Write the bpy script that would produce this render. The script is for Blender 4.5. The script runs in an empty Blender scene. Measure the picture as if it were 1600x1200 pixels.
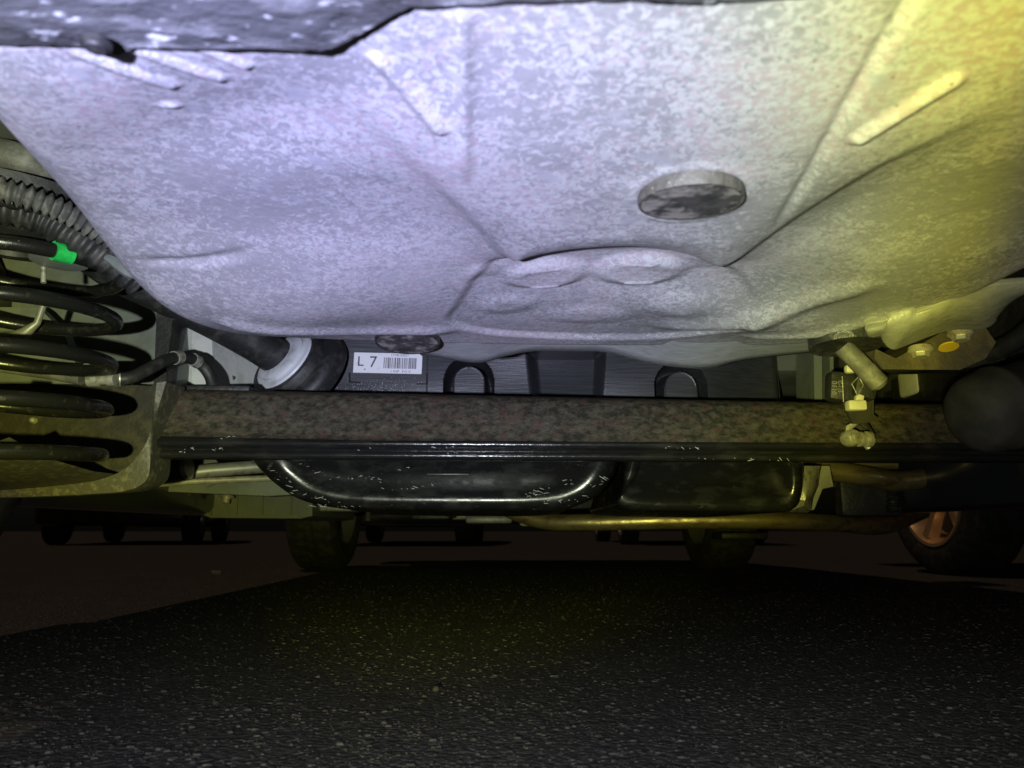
import bpy, bmesh, math, random
import numpy as np
from mathutils import Vector, Matrix, Euler
random.seed(4); rng = np.random.default_rng(4)
R = math.radians
scn = bpy.context.scene

# ------------------------------------------------------------------ camera, world, lights, exposure
F = 1150.0                      # focal length in photo pixels (1600 wide)
PITCH = R(11.3)
CAMZ = 0.16
cam = bpy.data.cameras.new('camera'); cam_o = bpy.data.objects.new('camera', cam); scn.collection.objects.link(cam_o)
cam.sensor_width = 36; cam.lens = 36*F/1600
cam.clip_start = 0.01; cam.clip_end = 2000
cam_o.location = (0, 0, CAMZ); cam_o.rotation_euler = (R(90)+PITCH, 0, 0)
cam.dof.use_dof = True; cam.dof.focus_distance = 0.85; cam.dof.aperture_fstop = 10
scn.camera = cam_o

FW = Vector((0, math.cos(PITCH), math.sin(PITCH))); UP = Vector((0, -math.sin(PITCH), math.cos(PITCH)))
def ray(px, py): return FW + Vector((1,0,0))*((px-800)/F) + UP*((600-py)/F)
def P(px, py, Y):               # the point of the place seen at a photo pixel, at distance Y in front of the lens
    d = ray(px, py); return Vector((0,0,CAMZ)) + d*(Y/d.y)
def S(px, Y): return px*Y/F     # pixel length at a distance, in metres

w = bpy.data.worlds.new('World'); scn.world = w; w.use_nodes = True
nt = w.node_tree; bg = nt.nodes['Background']
sky = nt.nodes.new('ShaderNodeTexSky'); sky.sky_type = 'NISHITA'; sky.sun_disc = False
SUN_EL = R(62); SUN_AZ = R(-112)            # the lot's lamp stands high on the left
sky.sun_elevation = SUN_EL; sky.sun_rotation = SUN_AZ
nt.links.new(sky.outputs[0], bg.inputs[0]); bg.inputs[1].default_value = 0.0006   # night

sun = bpy.data.lights.new('street_light', 'SUN'); sun.energy = 0.36; sun.angle = R(0.6); sun.color = (1, .68, .42)
sun_o = bpy.data.objects.new('street_light', sun); scn.collection.objects.link(sun_o)
sd = Vector((math.sin(SUN_AZ)*math.cos(SUN_EL), math.cos(SUN_AZ)*math.cos(SUN_EL), math.sin(SUN_EL)))
sun_o.rotation_euler = sd.to_track_quat('Z', 'Y').to_euler()

# hand torch held low beside the phone: cool core, warm rim of the beam
torch = bpy.data.lights.new('hand_torch', 'SPOT'); torch.energy = 58; torch.spot_size = R(96); torch.spot_blend = 0.1
torch.shadow_soft_size = 0.007; torch.color = (1, 1, 1)
torch_o = bpy.data.objects.new('hand_torch', torch); scn.collection.objects.link(torch_o)
torch_o.location = (-0.10, -0.17, 0.105)
aim = P(495, 195, 0.345) - Vector(torch_o.location)
torch_o.rotation_euler = (-aim).to_track_quat('Z', 'Y').to_euler()
torch.use_nodes = True
tn = torch.node_tree; em = tn.nodes['Emission']
tc = tn.nodes.new('ShaderNodeTexCoord'); sp = tn.nodes.new('ShaderNodeSeparateXYZ'); ab = tn.nodes.new('ShaderNodeMath'); ab.operation = 'ABSOLUTE'
rp = tn.nodes.new('ShaderNodeValToRGB')
tn.links.new(tc.outputs['Normal'], sp.inputs[0]); tn.links.new(sp.outputs[2], ab.inputs[0]); tn.links.new(ab.outputs[0], rp.inputs[0])
els = rp.color_ramp.elements
def ca(deg): return math.cos(R(deg))
els[0].position = ca(47); els[0].color = (.22, .22, .21, 1)
els[1].position = 1.0;     els[1].color = (.79, .80, 1.33, 1)
for dg, c in ((36.5, (.24,.24,.225)), (33.4, (.36, .35, .18)), (31.3, (.92, .87, .16)), (28.2, (1.0, 1.02, .28)), (24, (.88, .95, .62)), (19, (.82, .87, 1.0)), (10, (.80, .815, 1.24))):
    e = els.new(ca(dg)); e.color = (*c, 1)
tn.links.new(rp.outputs[0], em.inputs[0])

vs = scn.view_settings; vs.view_transform = 'Standard'; vs.look = 'None'; vs.exposure = 0; vs.gamma = 1; vs.use_curve_mapping = False

# ------------------------------------------------------------------ materials
MATS = {}
def mat(name, c1, rough=.5, metal=0., c2=None, scale=20., lo=.4, hi=.6, detail=4., stretch=(1,1,1), bump=0., bscale=None, bstretch=None,
        rough2=None, c3=None, s3=90., lo3=.6, hi3=.68, coat=0., spec=.5, dist=0.01, nr=.6):
    m = bpy.data.materials.new(name); m.use_nodes = True; t = m.node_tree; b = t.nodes['Principled BSDF']
    b.inputs['Base Color'].default_value = (*c1, 1); b.inputs['Roughness'].default_value = rough; b.inputs['Metallic'].default_value = metal
    b.inputs['Specular IOR Level'].default_value = spec
    if coat: b.inputs['Coat Weight'].default_value = coat; b.inputs['Coat Roughness'].default_value = .12
    co = t.nodes.new('ShaderNodeTexCoord')
    def noise(sc, st, det=detail):
        mp = t.nodes.new('ShaderNodeMapping'); mp.inputs['Scale'].default_value = st
        n = t.nodes.new('ShaderNodeTexNoise'); n.inputs['Scale'].default_value = sc; n.inputs['Detail'].default_value = det
        n.inputs['Roughness'].default_value = nr
        t.links.new(co.outputs['Object'], mp.inputs[0]); t.links.new(mp.outputs[0], n.inputs[0]); return n.outputs['Fac']
    def mrange(v, a, bb, x=0., y=1.):
        r = t.nodes.new('ShaderNodeMapRange'); r.inputs[1].default_value = a; r.inputs[2].default_value = bb; r.inputs[3].default_value = x; r.inputs[4].default_value = y
        t.links.new(v, r.inputs[0]); return r.outputs[0]
    def mix(f, a, bcol):
        x = t.nodes.new('ShaderNodeMix'); x.data_type = 'RGBA'
        t.links.new(f, x.inputs[0])
        for s, v in ((6, a), (7, bcol)):
            if isinstance(v, tuple): x.inputs[s].default_value = (*v, 1)
            else: t.links.new(v, x.inputs[s])
        return x.outputs[2]
    col = c1
    if c2 is not None:
        f = mrange(noise(scale, stretch), lo, hi); col = mix(f, col, c2)
        if rough2 is not None: t.links.new(mrange(f, 0, 1, rough, rough2), b.inputs['Roughness'])
    if c3 is not None:
        col = mix(mrange(noise(s3, stretch), lo3, hi3), col, c3)
    if not isinstance(col, tuple): t.links.new(col, b.inputs['Base Color'])
    if bump:
        bp = t.nodes.new('ShaderNodeBump'); bp.inputs['Strength'].default_value = bump; bp.inputs['Distance'].default_value = dist
        t.links.new(noise(bscale or scale, bstretch or stretch), bp.inputs['Height']); t.links.new(bp.outputs[0], b.inputs['Normal'])
    MATS[name] = m; return m

M = MATS
def well_material():
    m = bpy.data.materials.new('well_paint'); m.use_nodes = True; t = m.node_tree; b = t.nodes['Principled BSDF']; L = t.links.new
    co = t.nodes.new('ShaderNodeTexCoord')
    def noise(sc, det=3., rough=.6, dist=0., st=None):
        n = t.nodes.new('ShaderNodeTexNoise'); n.inputs['Scale'].default_value = sc; n.inputs['Detail'].default_value = det
        n.inputs['Roughness'].default_value = rough; n.inputs['Distortion'].default_value = dist
        src = co.outputs['Object']
        if st:
            mp = t.nodes.new('ShaderNodeMapping'); mp.inputs['Scale'].default_value = st; L(src, mp.inputs[0]); src = mp.outputs[0]
        L(src, n.inputs[0]); return n.outputs['Fac']
    def mr(v, a, bb, x=0., y=1.):
        r = t.nodes.new('ShaderNodeMapRange'); r.inputs[1].default_value = a; r.inputs[2].default_value = bb; r.inputs[3].default_value = x; r.inputs[4].default_value = y
        L(v, r.inputs[0]); return r.outputs[0]
    def mix(f, a, c):
        x = t.nodes.new('ShaderNodeMix'); x.data_type = 'RGBA'; L(f, x.inputs[0])
        for s, v in ((6, a), (7, c)):
            if isinstance(v, tuple): x.inputs[s].default_value = (*v, 1)
            else: L(v, x.inputs[s])
        return x.outputs[2]
    def math_(op, a, c):
        x = t.nodes.new('ShaderNodeMath'); x.operation = op
        for i, v in enumerate((a, c)):
            if isinstance(v, (int, float)): x.inputs[i].default_value = v
            else: L(v, x.inputs[i])
        return x.outputs[0]
    big = math_('ADD', mr(noise(4.5, 2), .3, .7, -.10, .10), mr(noise(24, 2), .3, .7, -.06, .06))
    blot = math_('ADD', noise(225, 6, .68, 1.1), big)
    f1 = mr(blot, .48, .525)                      # dried tide-mark patches
    col = mix(f1, (.238, .236, .256), (.392, .392, .414))
    f2 = mr(math_('ADD', noise(260, 3, .6, .4), big), .56, .62)
    col = mix(f2, col, (.335, .285, .315))
    f3 = mr(noise(38, 3, .6, .3), .62, .68)
    col = mix(f3, col, (.30, .30, .335))
    dirt = mr(math_('ADD', noise(3.2, 4, .6), mr(noise(30, 4, .7, .5, (.25, 1, 1)), .3, .7, -.06, .06)), .42, .66, 0, .42)
    col = mix(dirt, col, (.235, .225, .225))
    # round dried drops
    v = t.nodes.new('ShaderNodeTexVoronoi'); v.inputs['Scale'].default_value = 120; v.feature = 'F1'
    L(co.outputs['Object'], v.inputs['Vector'])
    dr = math_('MULTIPLY', mr(v.outputs['Distance'], .25, .33, 1, 0), mr(noise(11, 2), .5, .62))
    col = mix(math_('MULTIPLY', dr, .55), col, (.42, .42, .44))
    # dark grit flecks
    v2 = t.nodes.new('ShaderNodeTexVoronoi'); v2.inputs['Scale'].default_value = 95; L(co.outputs['Object'], v2.inputs['Vector'])
    fl = math_('MULTIPLY', mr(v2.outputs['Distance'], .06, .1, 1, 0), mr(noise(9, 2), .52, .6))
    col = mix(fl, col, (.14, .12, .1))
    L(col, b.inputs['Base Color'])
    L(mr(f1, 0, 1, .42, .62), b.inputs['Roughness'])
    b.inputs['Specular IOR Level'].default_value = .4
    bp = t.nodes.new('ShaderNodeBump'); bp.inputs['Strength'].default_value = .25; bp.inputs['Distance'].default_value = .002
    L(noise(160, 4), bp.inputs['Height'])
    bp2 = t.nodes.new('ShaderNodeBump'); bp2.inputs['Strength'].default_value = .18; bp2.inputs['Distance'].default_value = .01
    L(noise(14, 2), bp2.inputs['Height']); L(bp2.outputs[0], bp.inputs['Normal']); L(bp.outputs[0], b.inputs['Normal'])
    M['well'] = m
well_material()
mat('bumper', (.075,.077,.082), .33, 0, (.20,.205,.215), 26, .5, .66, 5, (1,2.4,1), .5, 60, (1,2,1), .22, (.55,.57,.6), 80, .60, .68, dist=.006)  # lightest noise colour paints the white glints of the wet plastic
mat('flange', (.30,.31,.315), .5, 0, (.38,.385,.39), 60, .4, .6, 4, (1,4,4), .1, 120)
mat('beam', (.022,.020,.014), .6, 0, (.088,.076,.050), 88, .41, .63, 11, (1,1.4,1.4), .5, 260, None, .8, (.075,.043,.032), 55, .54, .63, nr=.7, spec=.35, dist=.002)
mat('beam_gloss', (.012,.012,.012), .2, 0, (.03,.028,.024), 60, .5, .7, 5, (.3,1,1), .1, 120, spec=.6)
mat('arm', (.016,.0145,.009), .7, 0, (.042,.035,.019), 70, .42, .6, 6, (1,1,1), .4, 260, dist=.002, c3=(.02,.018,.014), s3=30, lo3=.5, hi3=.62)
mat('arm_edge', (.055,.052,.042), .5, 0, (.11,.10,.075), 120, .5, .62, 5, bump=.3, bscale=220, dist=.002)
mat('spring', (.010,.010,.009), .26, 0, (.035,.032,.022), 90, .58, .74, 6, (1,1,1), .12, 320, None, .55, (.2,.19,.16), 330, .7, .74, spec=.6, dist=.002)
mat('tank', (.030,.031,.034), .40, 0, (.046,.047,.051), 45, .4, .7, 5, (.3,1,7), .16, 60, (.35,1,6), .44, spec=.6, dist=.003)
mat('lobe', (.010,.010,.011), .24, 0, (.022,.022,.023), 25, .5, .66, 5, (1,1,2), .12, 30, None, .42, (.10,.10,.10), 42, .66, .74, spec=.6, dist=.004)
mat('rail', (.15,.165,.155), .5, 0, (.115,.125,.115), 18, .45, .65, 4, bump=.1, bscale=120)
mat('rail_white', (.52,.53,.50), .5, 0, (.40,.41,.38), 30, .5, .65, 4, bump=.15, bscale=50)
mat('floor', (.10,.105,.10), .6, 0, (.07,.075,.07), 14, .45, .6)
mat('dark_steel', (.02,.02,.02), .5, 0, (.04,.038,.03), 40, .5, .65, bump=.2, bscale=100)
mat('rubber', (.016,.016,.016), .55, 0, (.05,.048,.042), 50, .5, .66, 5, bump=.25, bscale=90, dist=.003)
mat('dusty_rubber', (.06,.06,.055), .65, 0, (.16,.15,.13), 55, .48, .62, 5, bump=.3, bscale=140, dist=.003)
mat('hose', (.085,.082,.072), .6, 0, (.16,.155,.13), 60, .45, .65, 5, bump=.2, bscale=160)
mat('plug', (.055,.052,.05), .6, 0, (.022,.02,.02), 75, .46, .6, 5, (1,1,1), .4, 120, None, .75, (.22,.20,.185), 50, .52, .62, dist=.003)
mat('plug_wall', (.085,.08,.068), .6, 0, (.05,.047,.04), 60, .45, .62, 5, bump=.3, bscale=120, c3=(.42,.38,.25), s3=180, lo3=.68, hi3=.72)
mat('plug_black', (.022,.022,.022), .42, 0, (.06,.06,.058), 60, .5, .66, 5, bump=.3, bscale=100, c3=(.25,.25,.24), s3=170, lo3=.68, hi3=.74)
mat('white_plastic', (.62,.64,.66), .4, 0, (.45,.46,.46), 40, .5, .66)
mat('cream_plastic', (.62,.6,.42), .45, 0, (.5,.47,.3), 60, .5, .65)
mat('paper', (.76,.77,.76), .55, 0, (.62,.63,.62), 60, .55, .7)
mat('ink', (.05,.05,.055), .6)
mat('ink_grey', (.14,.14,.15), .6)
mat('green_tape', (.015,.46,.075), .5, 0, (.012,.36,.06), 200, .4, .6, bump=.3, bscale=300, dist=.002)
mat('yellow_tape', (.75,.72,.03), .45)
mat('bolt', (.46,.44,.37), .36, .45, (.30,.25,.16), 90, .55, .66, bump=.1, bscale=200)
mat('zinc', (.42,.41,.36), .42, .5, (.22,.2,.15), 120, .5, .65, bump=.15, bscale=160)
mat('amber', (.62,.42,.03), .5)
mat('shield', (.27,.27,.245), .45, .1, (.20,.20,.175), 40, .45, .64, 5, bump=.15, bscale=120, c3=(.2,.19,.15), s3=200, lo3=.68, hi3=.73)
mat('bracket_rust', (.055,.046,.032), .6, 0, (.10,.08,.045), 40, .45, .62, 5, bump=.2, bscale=140)
mat('muffler', (.024,.024,.021), .75, .0, (.040,.037,.030), 30, .4, .6, bump=.1, bscale=100, spec=.2)
mat('pipe_torch_gold', (.42,.35,.17), .34, .75, (.2,.13,.06), 18, .48, .64, 4, (1,3,3), .1, 60, None, .5)  # stainless pipe; the torch's yellow light is put into the base colour
mat('under_panel', (.075,.082,.06), .6, 0, (.09,.095,.07), 20, .45, .6, bump=.1, bscale=100)
mat('steel_line', (.22,.215,.19), .45, .3, (.14,.13,.1), 70, .5, .65)
mat('steel_warm', (.3,.28,.22), .5, .2, (.2,.18,.13), 50, .45, .6)
mat('tyre', (.013,.013,.013), .75, 0, (.035,.033,.03), 30, .45, .6, bump=.2, bscale=70)
mat('rim_bronze', (.85,.60,.34), .3, .65)
mat('rim_silver', (.5,.5,.48), .3, .8)
mat('paint_dark', (.02,.022,.028), .25, .1, coat=.6)
mat('paint_white', (.5,.5,.5), .3, 0, coat=.5)
mat('paint_red', (.25,.012,.012), .3, 0, coat=.5)
mat('glass', (.01,.012,.013), .06)
mat('lamp_red', (.35,.01,.012), .2)
mat('lamp_clear', (.5,.5,.5), .15)
mat('plate_white', (.7,.72,.7), .5)
mat('grit', (.07,.07,.067), .6, 0, (.135,.132,.126), 80, .45, .6)
mat('grit_dark', (.045,.045,.044), .65, 0, (.085,.083,.08), 80, .45, .6)
mat('splash', (.42,.43,.44), .25)  # pale base colour stands in for torch glints on the drops
mat('litter', (.22,.17,.14), .6)

def asphalt_material():
    m = bpy.data.materials.new('asphalt'); m.use_nodes = True; t = m.node_tree; b = t.nodes['Principled BSDF']; L = t.links.new
    co = t.nodes.new('ShaderNodeTexCoord')
    def noise(sc, det=4.):
        n = t.nodes.new('ShaderNodeTexNoise'); n.inputs['Scale'].default_value = sc; n.inputs['Detail'].default_value = det; n.inputs['Roughness'].default_value = .65
        L(co.outputs['Object'], n.inputs[0]); return n.outputs['Fac']
    v = t.nodes.new('ShaderNodeTexVoronoi'); v.inputs['Scale'].default_value = 170; L(co.outputs['Object'], v.inputs['Vector'])
    cr = t.nodes.new('ShaderNodeValToRGB'); cr.color_ramp.elements[0].color = (.042,.042,.042,1); cr.color_ramp.elements[1].color = (.12,.118,.112,1)
    cr.color_ramp.elements[0].position = .25
    cr.color_ramp.elements.new(.8).color = (.06,.06,.058,1)
    sx = t.nodes.new('ShaderNodeSeparateColor'); L(v.outputs['Color'], sx.inputs[0]); L(sx.outputs[0], cr.inputs[0])
    mx = t.nodes.new('ShaderNodeMix'); mx.data_type = 'RGBA'; mx.inputs[6].default_value = (.03,.03,.03,1)
    mr = t.nodes.new('ShaderNodeMapRange'); mr.inputs[1].default_value = .35; mr.inputs[2].default_value = .65; L(noise(3), mr.inputs[0])
    mr.inputs[3].default_value = .55
    L(mr.outputs[0], mx.inputs[0]); L(cr.outputs[0], mx.inputs[7]); L(mx.outputs[2], b.inputs['Base Color'])
    b.inputs['Roughness'].default_value = .72
    ad = t.nodes.new('ShaderNodeMath'); ad.operation = 'SUBTRACT'; L(noise(120), ad.inputs[0]); L(v.outputs['Distance'], ad.inputs[1])
    bp = t.nodes.new('ShaderNodeBump'); bp.inputs['Strength'].default_value = .8; bp.inputs['Distance'].default_value = .004
    L(ad.outputs[0], bp.inputs['Height']); L(bp.outputs[0], b.inputs['Normal'])
    M['asphalt'] = m
asphalt_material()

# ------------------------------------------------------------------ mesh helpers
COL = scn.collection
class MB:
    def __init__(s): s.v = []; s.f = []; s.m = []; s.mi = 0
    def add(s, verts, faces):
        o = len(s.v); s.v += [tuple(v) for v in verts]; s.f += [tuple(i+o for i in f) for f in faces]; s.m += [s.mi]*len(faces); return s
    def mat(s, i): s.mi = i; return s
    def tube(s, pts, r, n=12, cap=True):
        pts = [Vector(p) for p in pts]; N = len(pts); rs = r if isinstance(r, (list, tuple)) else [r]*N
        tan = [(pts[min(i+1, N-1)]-pts[max(i-1, 0)]).normalized() for i in range(N)]
        a = Vector((0,0,1)) if abs(tan[0].z) < .9 else Vector((1,0,0))
        u = tan[0].cross(a).normalized(); V = []; Fc = []
        for i in range(N):
            u = (u - tan[i]*u.dot(tan[i])).normalized(); w_ = tan[i].cross(u)
            for k in range(n):
                an = 2*math.pi*k/n; V.append(pts[i] + (u*math.cos(an)+w_*math.sin(an))*rs[i])
        for i in range(N-1):
            for k in range(n):
                k2 = (k+1) % n; Fc.append((i*n+k, i*n+k2, (i+1)*n+k2, (i+1)*n+k))
        if cap: Fc.append(tuple(reversed(range(n)))); Fc.append(tuple((N-1)*n+k for k in range(n)))
        return s.add(V, Fc)
    def lathe(s, prof, org, axis, n=24, sq=(1,1), cap=True):
        ax = Vector(axis).normalized(); a = Vector((0,0,1)) if abs(ax.z) < .9 else Vector((1,0,0))
        u = ax.cross(a).normalized(); w_ = ax.cross(u); org = Vector(org); V = []; Fc = []; N = len(prof)
        for r, h in prof:
            for k in range(n):
                an = 2*math.pi*k/n; V.append(org + ax*h + (u*math.cos(an)*sq[0]+w_*math.sin(an)*sq[1])*max(r, 1e-5))
        for i in range(N-1):
            for k in range(n):
                k2 = (k+1) % n; Fc.append((i*n+k, i*n+k2, (i+1)*n+k2, (i+1)*n+k))
        if cap and prof[0][0] > 1e-4: Fc.append(tuple(reversed(range(n))))
        if cap and prof[-1][0] > 1e-4: Fc.append(tuple((N-1)*n+k for k in range(n)))
        return s.add(V, Fc)
    def prism(s, poly, off):
        poly = [Vector(p) for p in poly]; off = Vector(off); n = len(poly)
        V = poly + [p+off for p in poly]
        return s.add(V, [tuple(range(n)), tuple(reversed(range(n, 2*n)))] + [(i, i+n, (i+1) % n+n, (i+1) % n) for i in range(n)])
    def rbox(s, c, size, bev=.0, rot=None, seg=2):
        bm = bmesh.new(); bmesh.ops.create_cube(bm, size=1)
        for v in bm.verts: v.co = Vector((v.co.x*size[0], v.co.y*size[1], v.co.z*size[2]))
        if bev: bmesh.ops.bevel(bm, geom=bm.edges[:], offset=bev, segments=seg, profile=.5, affect='EDGES')
        mt = Matrix.Translation(Vector(c)) @ (Euler(rot).to_matrix().to_4x4() if rot else Matrix.Identity(4))
        bm.verts.index_update()
        s.add([mt @ v.co for v in bm.verts], [tuple(v.index for v in f.verts) for f in bm.faces]); bm.free(); return s
    def grid(s, rows, closed=False):
        nv = len(rows[0]); V = [p for r in rows for p in r]; Fc = []
        for i in range(len(rows)-1):
            for k in range(nv if closed else nv-1):
                k2 = (k+1) % nv; Fc.append((i*nv+k, i*nv+k2, (i+1)*nv+k2, (i+1)*nv+k))
        return s.add(V, Fc)
    def sheet(s, rows, off):               # a grid with thickness
        off = Vector(off); nv = len(rows[0]); nr = len(rows); V = [Vector(p) for r in rows for p in r]; n = len(V)
        V2 = V + [p+off for p in V]; Fc = []
        for i in range(nr-1):
            for k in range(nv-1):
                q = (i*nv+k, i*nv+k+1, (i+1)*nv+k+1, (i+1)*nv+k); Fc.append(q); Fc.append(tuple(x+n for x in reversed(q)))
        rim = [k for k in range(nv)] + [i*nv+nv-1 for i in range(1, nr)] + [(nr-1)*nv+k for k in range(nv-2, -1, -1)] + [i*nv for i in range(nr-2, 0, -1)]
        for i in range(len(rim)):
            a, b = rim[i], rim[(i+1) % len(rim)]; Fc.append((b, a, a+n, b+n))
        return s.add(V2, Fc)
    def text(s, txt, size, mtx, depth=0.):
        cu = bpy.data.curves.new('t', 'FONT'); cu.body = txt; cu.size = size; cu.align_x = 'CENTER'; cu.align_y = 'CENTER'; cu.extrude = depth; cu.resolution_u = 3
        o = bpy.data.objects.new('t', cu); COL.objects.link(o)
        me = bpy.data.meshes.new_from_object(o.evaluated_get(bpy.context.evaluated_depsgraph_get()))
        s.add([mtx @ v.co for v in me.vertices], [tuple(p.vertices) for p in me.polygons])
        bpy.data.objects.remove(o); bpy.data.curves.remove(cu); bpy.data.meshes.remove(me); return s
    def mesh(s, name, mats, ang=38):
        me = bpy.data.meshes.new(name); me.from_pydata(s.v, [], s.f)
        for m_ in (mats if isinstance(mats, (list, tuple)) else [mats]): me.materials.append(M[m_])
        me.polygons.foreach_set('material_index', s.m)
        bm = bmesh.new(); bm.from_mesh(me); bmesh.ops.recalc_face_normals(bm, faces=bm.faces[:]); bm.to_mesh(me); bm.free()
        me.shade_smooth(); me.set_sharp_from_angle(angle=R(ang)); return me
    def build(s, name, mats, parent=None, label=None, ang=38):
        o = bpy.data.objects.new(name, s.mesh(name, mats, ang)); return link(o, parent, label)
def link(o, parent=None, label=None):
    COL.objects.link(o)
    if parent is not None:
        o.parent = parent; o.matrix_parent_inverse = root_matrix(parent).inverted()
    if label: o['label'] = label
    return o
def root_matrix(o):
    m = Matrix.Translation(o.location) @ o.rotation_euler.to_matrix().to_4x4()
    return (root_matrix(o.parent) @ o.matrix_parent_inverse @ m) if o.parent else m
def empty(name, loc, rz=0, label=None, cat=None, group=None):
    o = bpy.data.objects.new(name, None); o.location = loc; o.rotation_euler.z = rz; COL.objects.link(o); o.empty_display_size = .2
    tag(o, label, cat, group); return o
def tag(o, label=None, cat=None, group=None, kind=None):
    for k, v in (('label', label), ('category', cat), ('group', group), ('kind', kind)):
        if v: o[k] = v
    return o
def cr(pts, n=8, closed=False):            # Catmull-Rom
    pts = [np.array(p, float) for p in pts]; N = len(pts); out = []
    rng_ = range(N if closed else N-1)
    for i in rng_:
        if closed: p0, p1, p2, p3 = pts[i-1], pts[i], pts[(i+1) % N], pts[(i+2) % N]
        else: p0, p1, p2, p3 = pts[max(i-1, 0)], pts[i], pts[i+1], pts[min(i+2, N-1)]
        for k in range(n):
            t = k/n; out.append(.5*((2*p1)+(p2-p0)*t+(2*p0-5*p1+4*p2-p3)*t*t+(3*p1-p0-3*p2+p3)*t**3))
    if not closed: out.append(pts[-1])
    return [Vector(p) for p in out]
def sm(t): t = np.clip(t, 0, 1); return t*t*(3-2*t)

# ------------------------------------------------------------------ ground
def spaced(a, b, n, p): return [a+(b-a)*(i/n)**p for i in range(n+1)]
g = MB()
xs = [-x for x in reversed(spaced(0, 400, 26, 4))][:-1] + spaced(0, 400, 26, 4); ys = [-400, -100, -20, -4] + spaced(0, 400, 40, 4)
g.grid([[Vector((x, y, 0.0)) for x in xs] for y in ys])
gr = g.build('asphalt_ground', 'asphalt'); tag(gr, 'dark rough asphalt of the parking lot under the car', 'ground', kind='structure')

def grit(name, matn, n, smin, smax, label, power, ymax=3.2):
    V = []; Fc = []
    for i in range(n):
        y = .42 + (ymax-.42)*rng.random()**power; x = (rng.random()*2-1)*.8*(y+.15)
        s_ = smin*(smax/smin)**(rng.random()**2.2); h = s_*rng.uniform(.12, .4); a = rng.random()*6.28; o = len(V)
        k = 5
        for j in range(k):
            an = a+6.283*j/k+rng.uniform(-.35, .35); rr = s_*rng.uniform(.6, 1.15)
            V.append((x+math.cos(an)*rr, y+math.sin(an)*rr*.8, -.0003))
        for j in range(k):
            bx, by, _ = V[o+j]; V.append((x+(bx-x)*.62, y+(by-y)*.62, h*rng.uniform(.75, 1.2)))
        for j in range(k): j2 = (j+1) % k; Fc.append((o+j, o+j2, o+k+j2, o+k+j))
        Fc.append(tuple(o+k+j for j in range(k)))
    me = bpy.data.meshes.new(name); me.from_pydata(V, [], Fc); me.materials.append(M[matn]); o = bpy.data.objects.new(name, me); COL.objects.link(o)
    return tag(o, label, 'grit', kind='stuff')
grit('pale_grit', 'grit', 900, .0007, .0042, 'scattered pale stone chips bedded in the dark asphalt', 1.7)
grit('dark_grit', 'grit_dark', 34000, .001, .0045, 'fine dark aggregate standing proud of the asphalt surface', 1.6)
pb = P(681, 1079, 1.0); d = ray(681, 1079); pp = Vector((0,0,CAMZ)) + d*(-CAMZ/d.z)
b_ = MB(); b_.lathe([(0, .0045), (.0022, .0042), (.0042, .0028), (.005, .0012), (.0042, -.0004)], pp, (0,0,1), 9, (1.15, .8))
tag(b_.build('pebble', 'grit', ang=30), 'single pale rounded pebble lying on the asphalt in the foreground', 'pebble')
d = ray(338, 897); pp = Vector((0,0,CAMZ)) + d*(-CAMZ/d.z)
b_ = MB(); b_.rbox(pp+Vector((0,0,.006)), (.036, .03, .012), .003, (.05, .1, .3))
tag(b_.build('litter_scrap', 'litter'), 'small pinkish scrap of litter on the brown lit asphalt', 'litter')

# ------------------------------------------------------------------ the car above us
car = empty('parked_car', (.04, 2.0, 0), 0, 'car seen from below with pale spare wheel well, axle beam and black fuel tank', 'car')

# --- spare wheel well, a pressed steel pan
ZW = .34
def W(px, py):
    d = ray(px, py); t = (ZW-CAMZ)/d.z; return np.array((d.x*t, d.y*t))
def wl(pts): return np.array([W(*p) for p in pts])
NX, NY = 720, 480
gx = np.linspace(-.40, .64, NX); gy = np.linspace(.16, .80, NY); X, Y = np.meshgrid(gx, gy)
cont = [(-.2,.05), (-.205,.18), (-.223,.29), (-.247,.37), (-.268,.46), (-.277,.54), (-.268,.60), (-.238,.658), (-.160,.695), (-.02,.716), (.12,.722), (.28,.715), (.345,.67), (.365,.58), (.395,.50), (.44,.40), (.5,.28), (.53,.18), (.53,.05)]
outl = np.array([(p[0], p[1]) for p in cr([(a, b, 0) for a, b in cont], 8)])
def seg_dist(pl):
    best = np.full(X.shape, 1e9); side = np.zeros(X.shape); par = np.zeros(X.shape); n = len(pl)-1
    for i in range(n):
        a, b = pl[i], pl[i+1]; ab = b-a; L2 = ab@ab
        t = np.clip(((X-a[0])*ab[0]+(Y-a[1])*ab[1])/L2, 0, 1)
        dx, dy = X-a[0]-t*ab[0], Y-a[1]-t*ab[1]; dd = np.hypot(dx, dy); m_ = dd < best
        best = np.where(m_, dd, best); side = np.where(m_, np.sign(ab[0]*dy-ab[1]*dx), side); par = np.where(m_, (i+t)/n, par)
    return best, side, par
def polysmooth(px, n=10):
    p = wl(px); return np.array([(q[0], q[1]) for q in cr([(a, b, 0) for a, b in p], n)])
best, side, par = seg_dist(outl)
# inside test, even-odd against the closed outline
ins = np.zeros(X.shape, bool); q = outl; n_ = len(q); j = n_-1
for i in range(n_):
    c = ((q[i,1] > Y) != (q[j,1] > Y)) & (X < (q[j,0]-q[i,0])*(Y-q[i,1])/(q[j,1]-q[i,1]+1e-12)+q[i,0]); ins ^= c; j = i
sdist = np.where(ins, -best, best)
Z = np.full(X.shape, ZW)
# shallow dish: tilts down a little towards the front, rises to the rim
Z += .003*sm((.42-Y)/.25)
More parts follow.
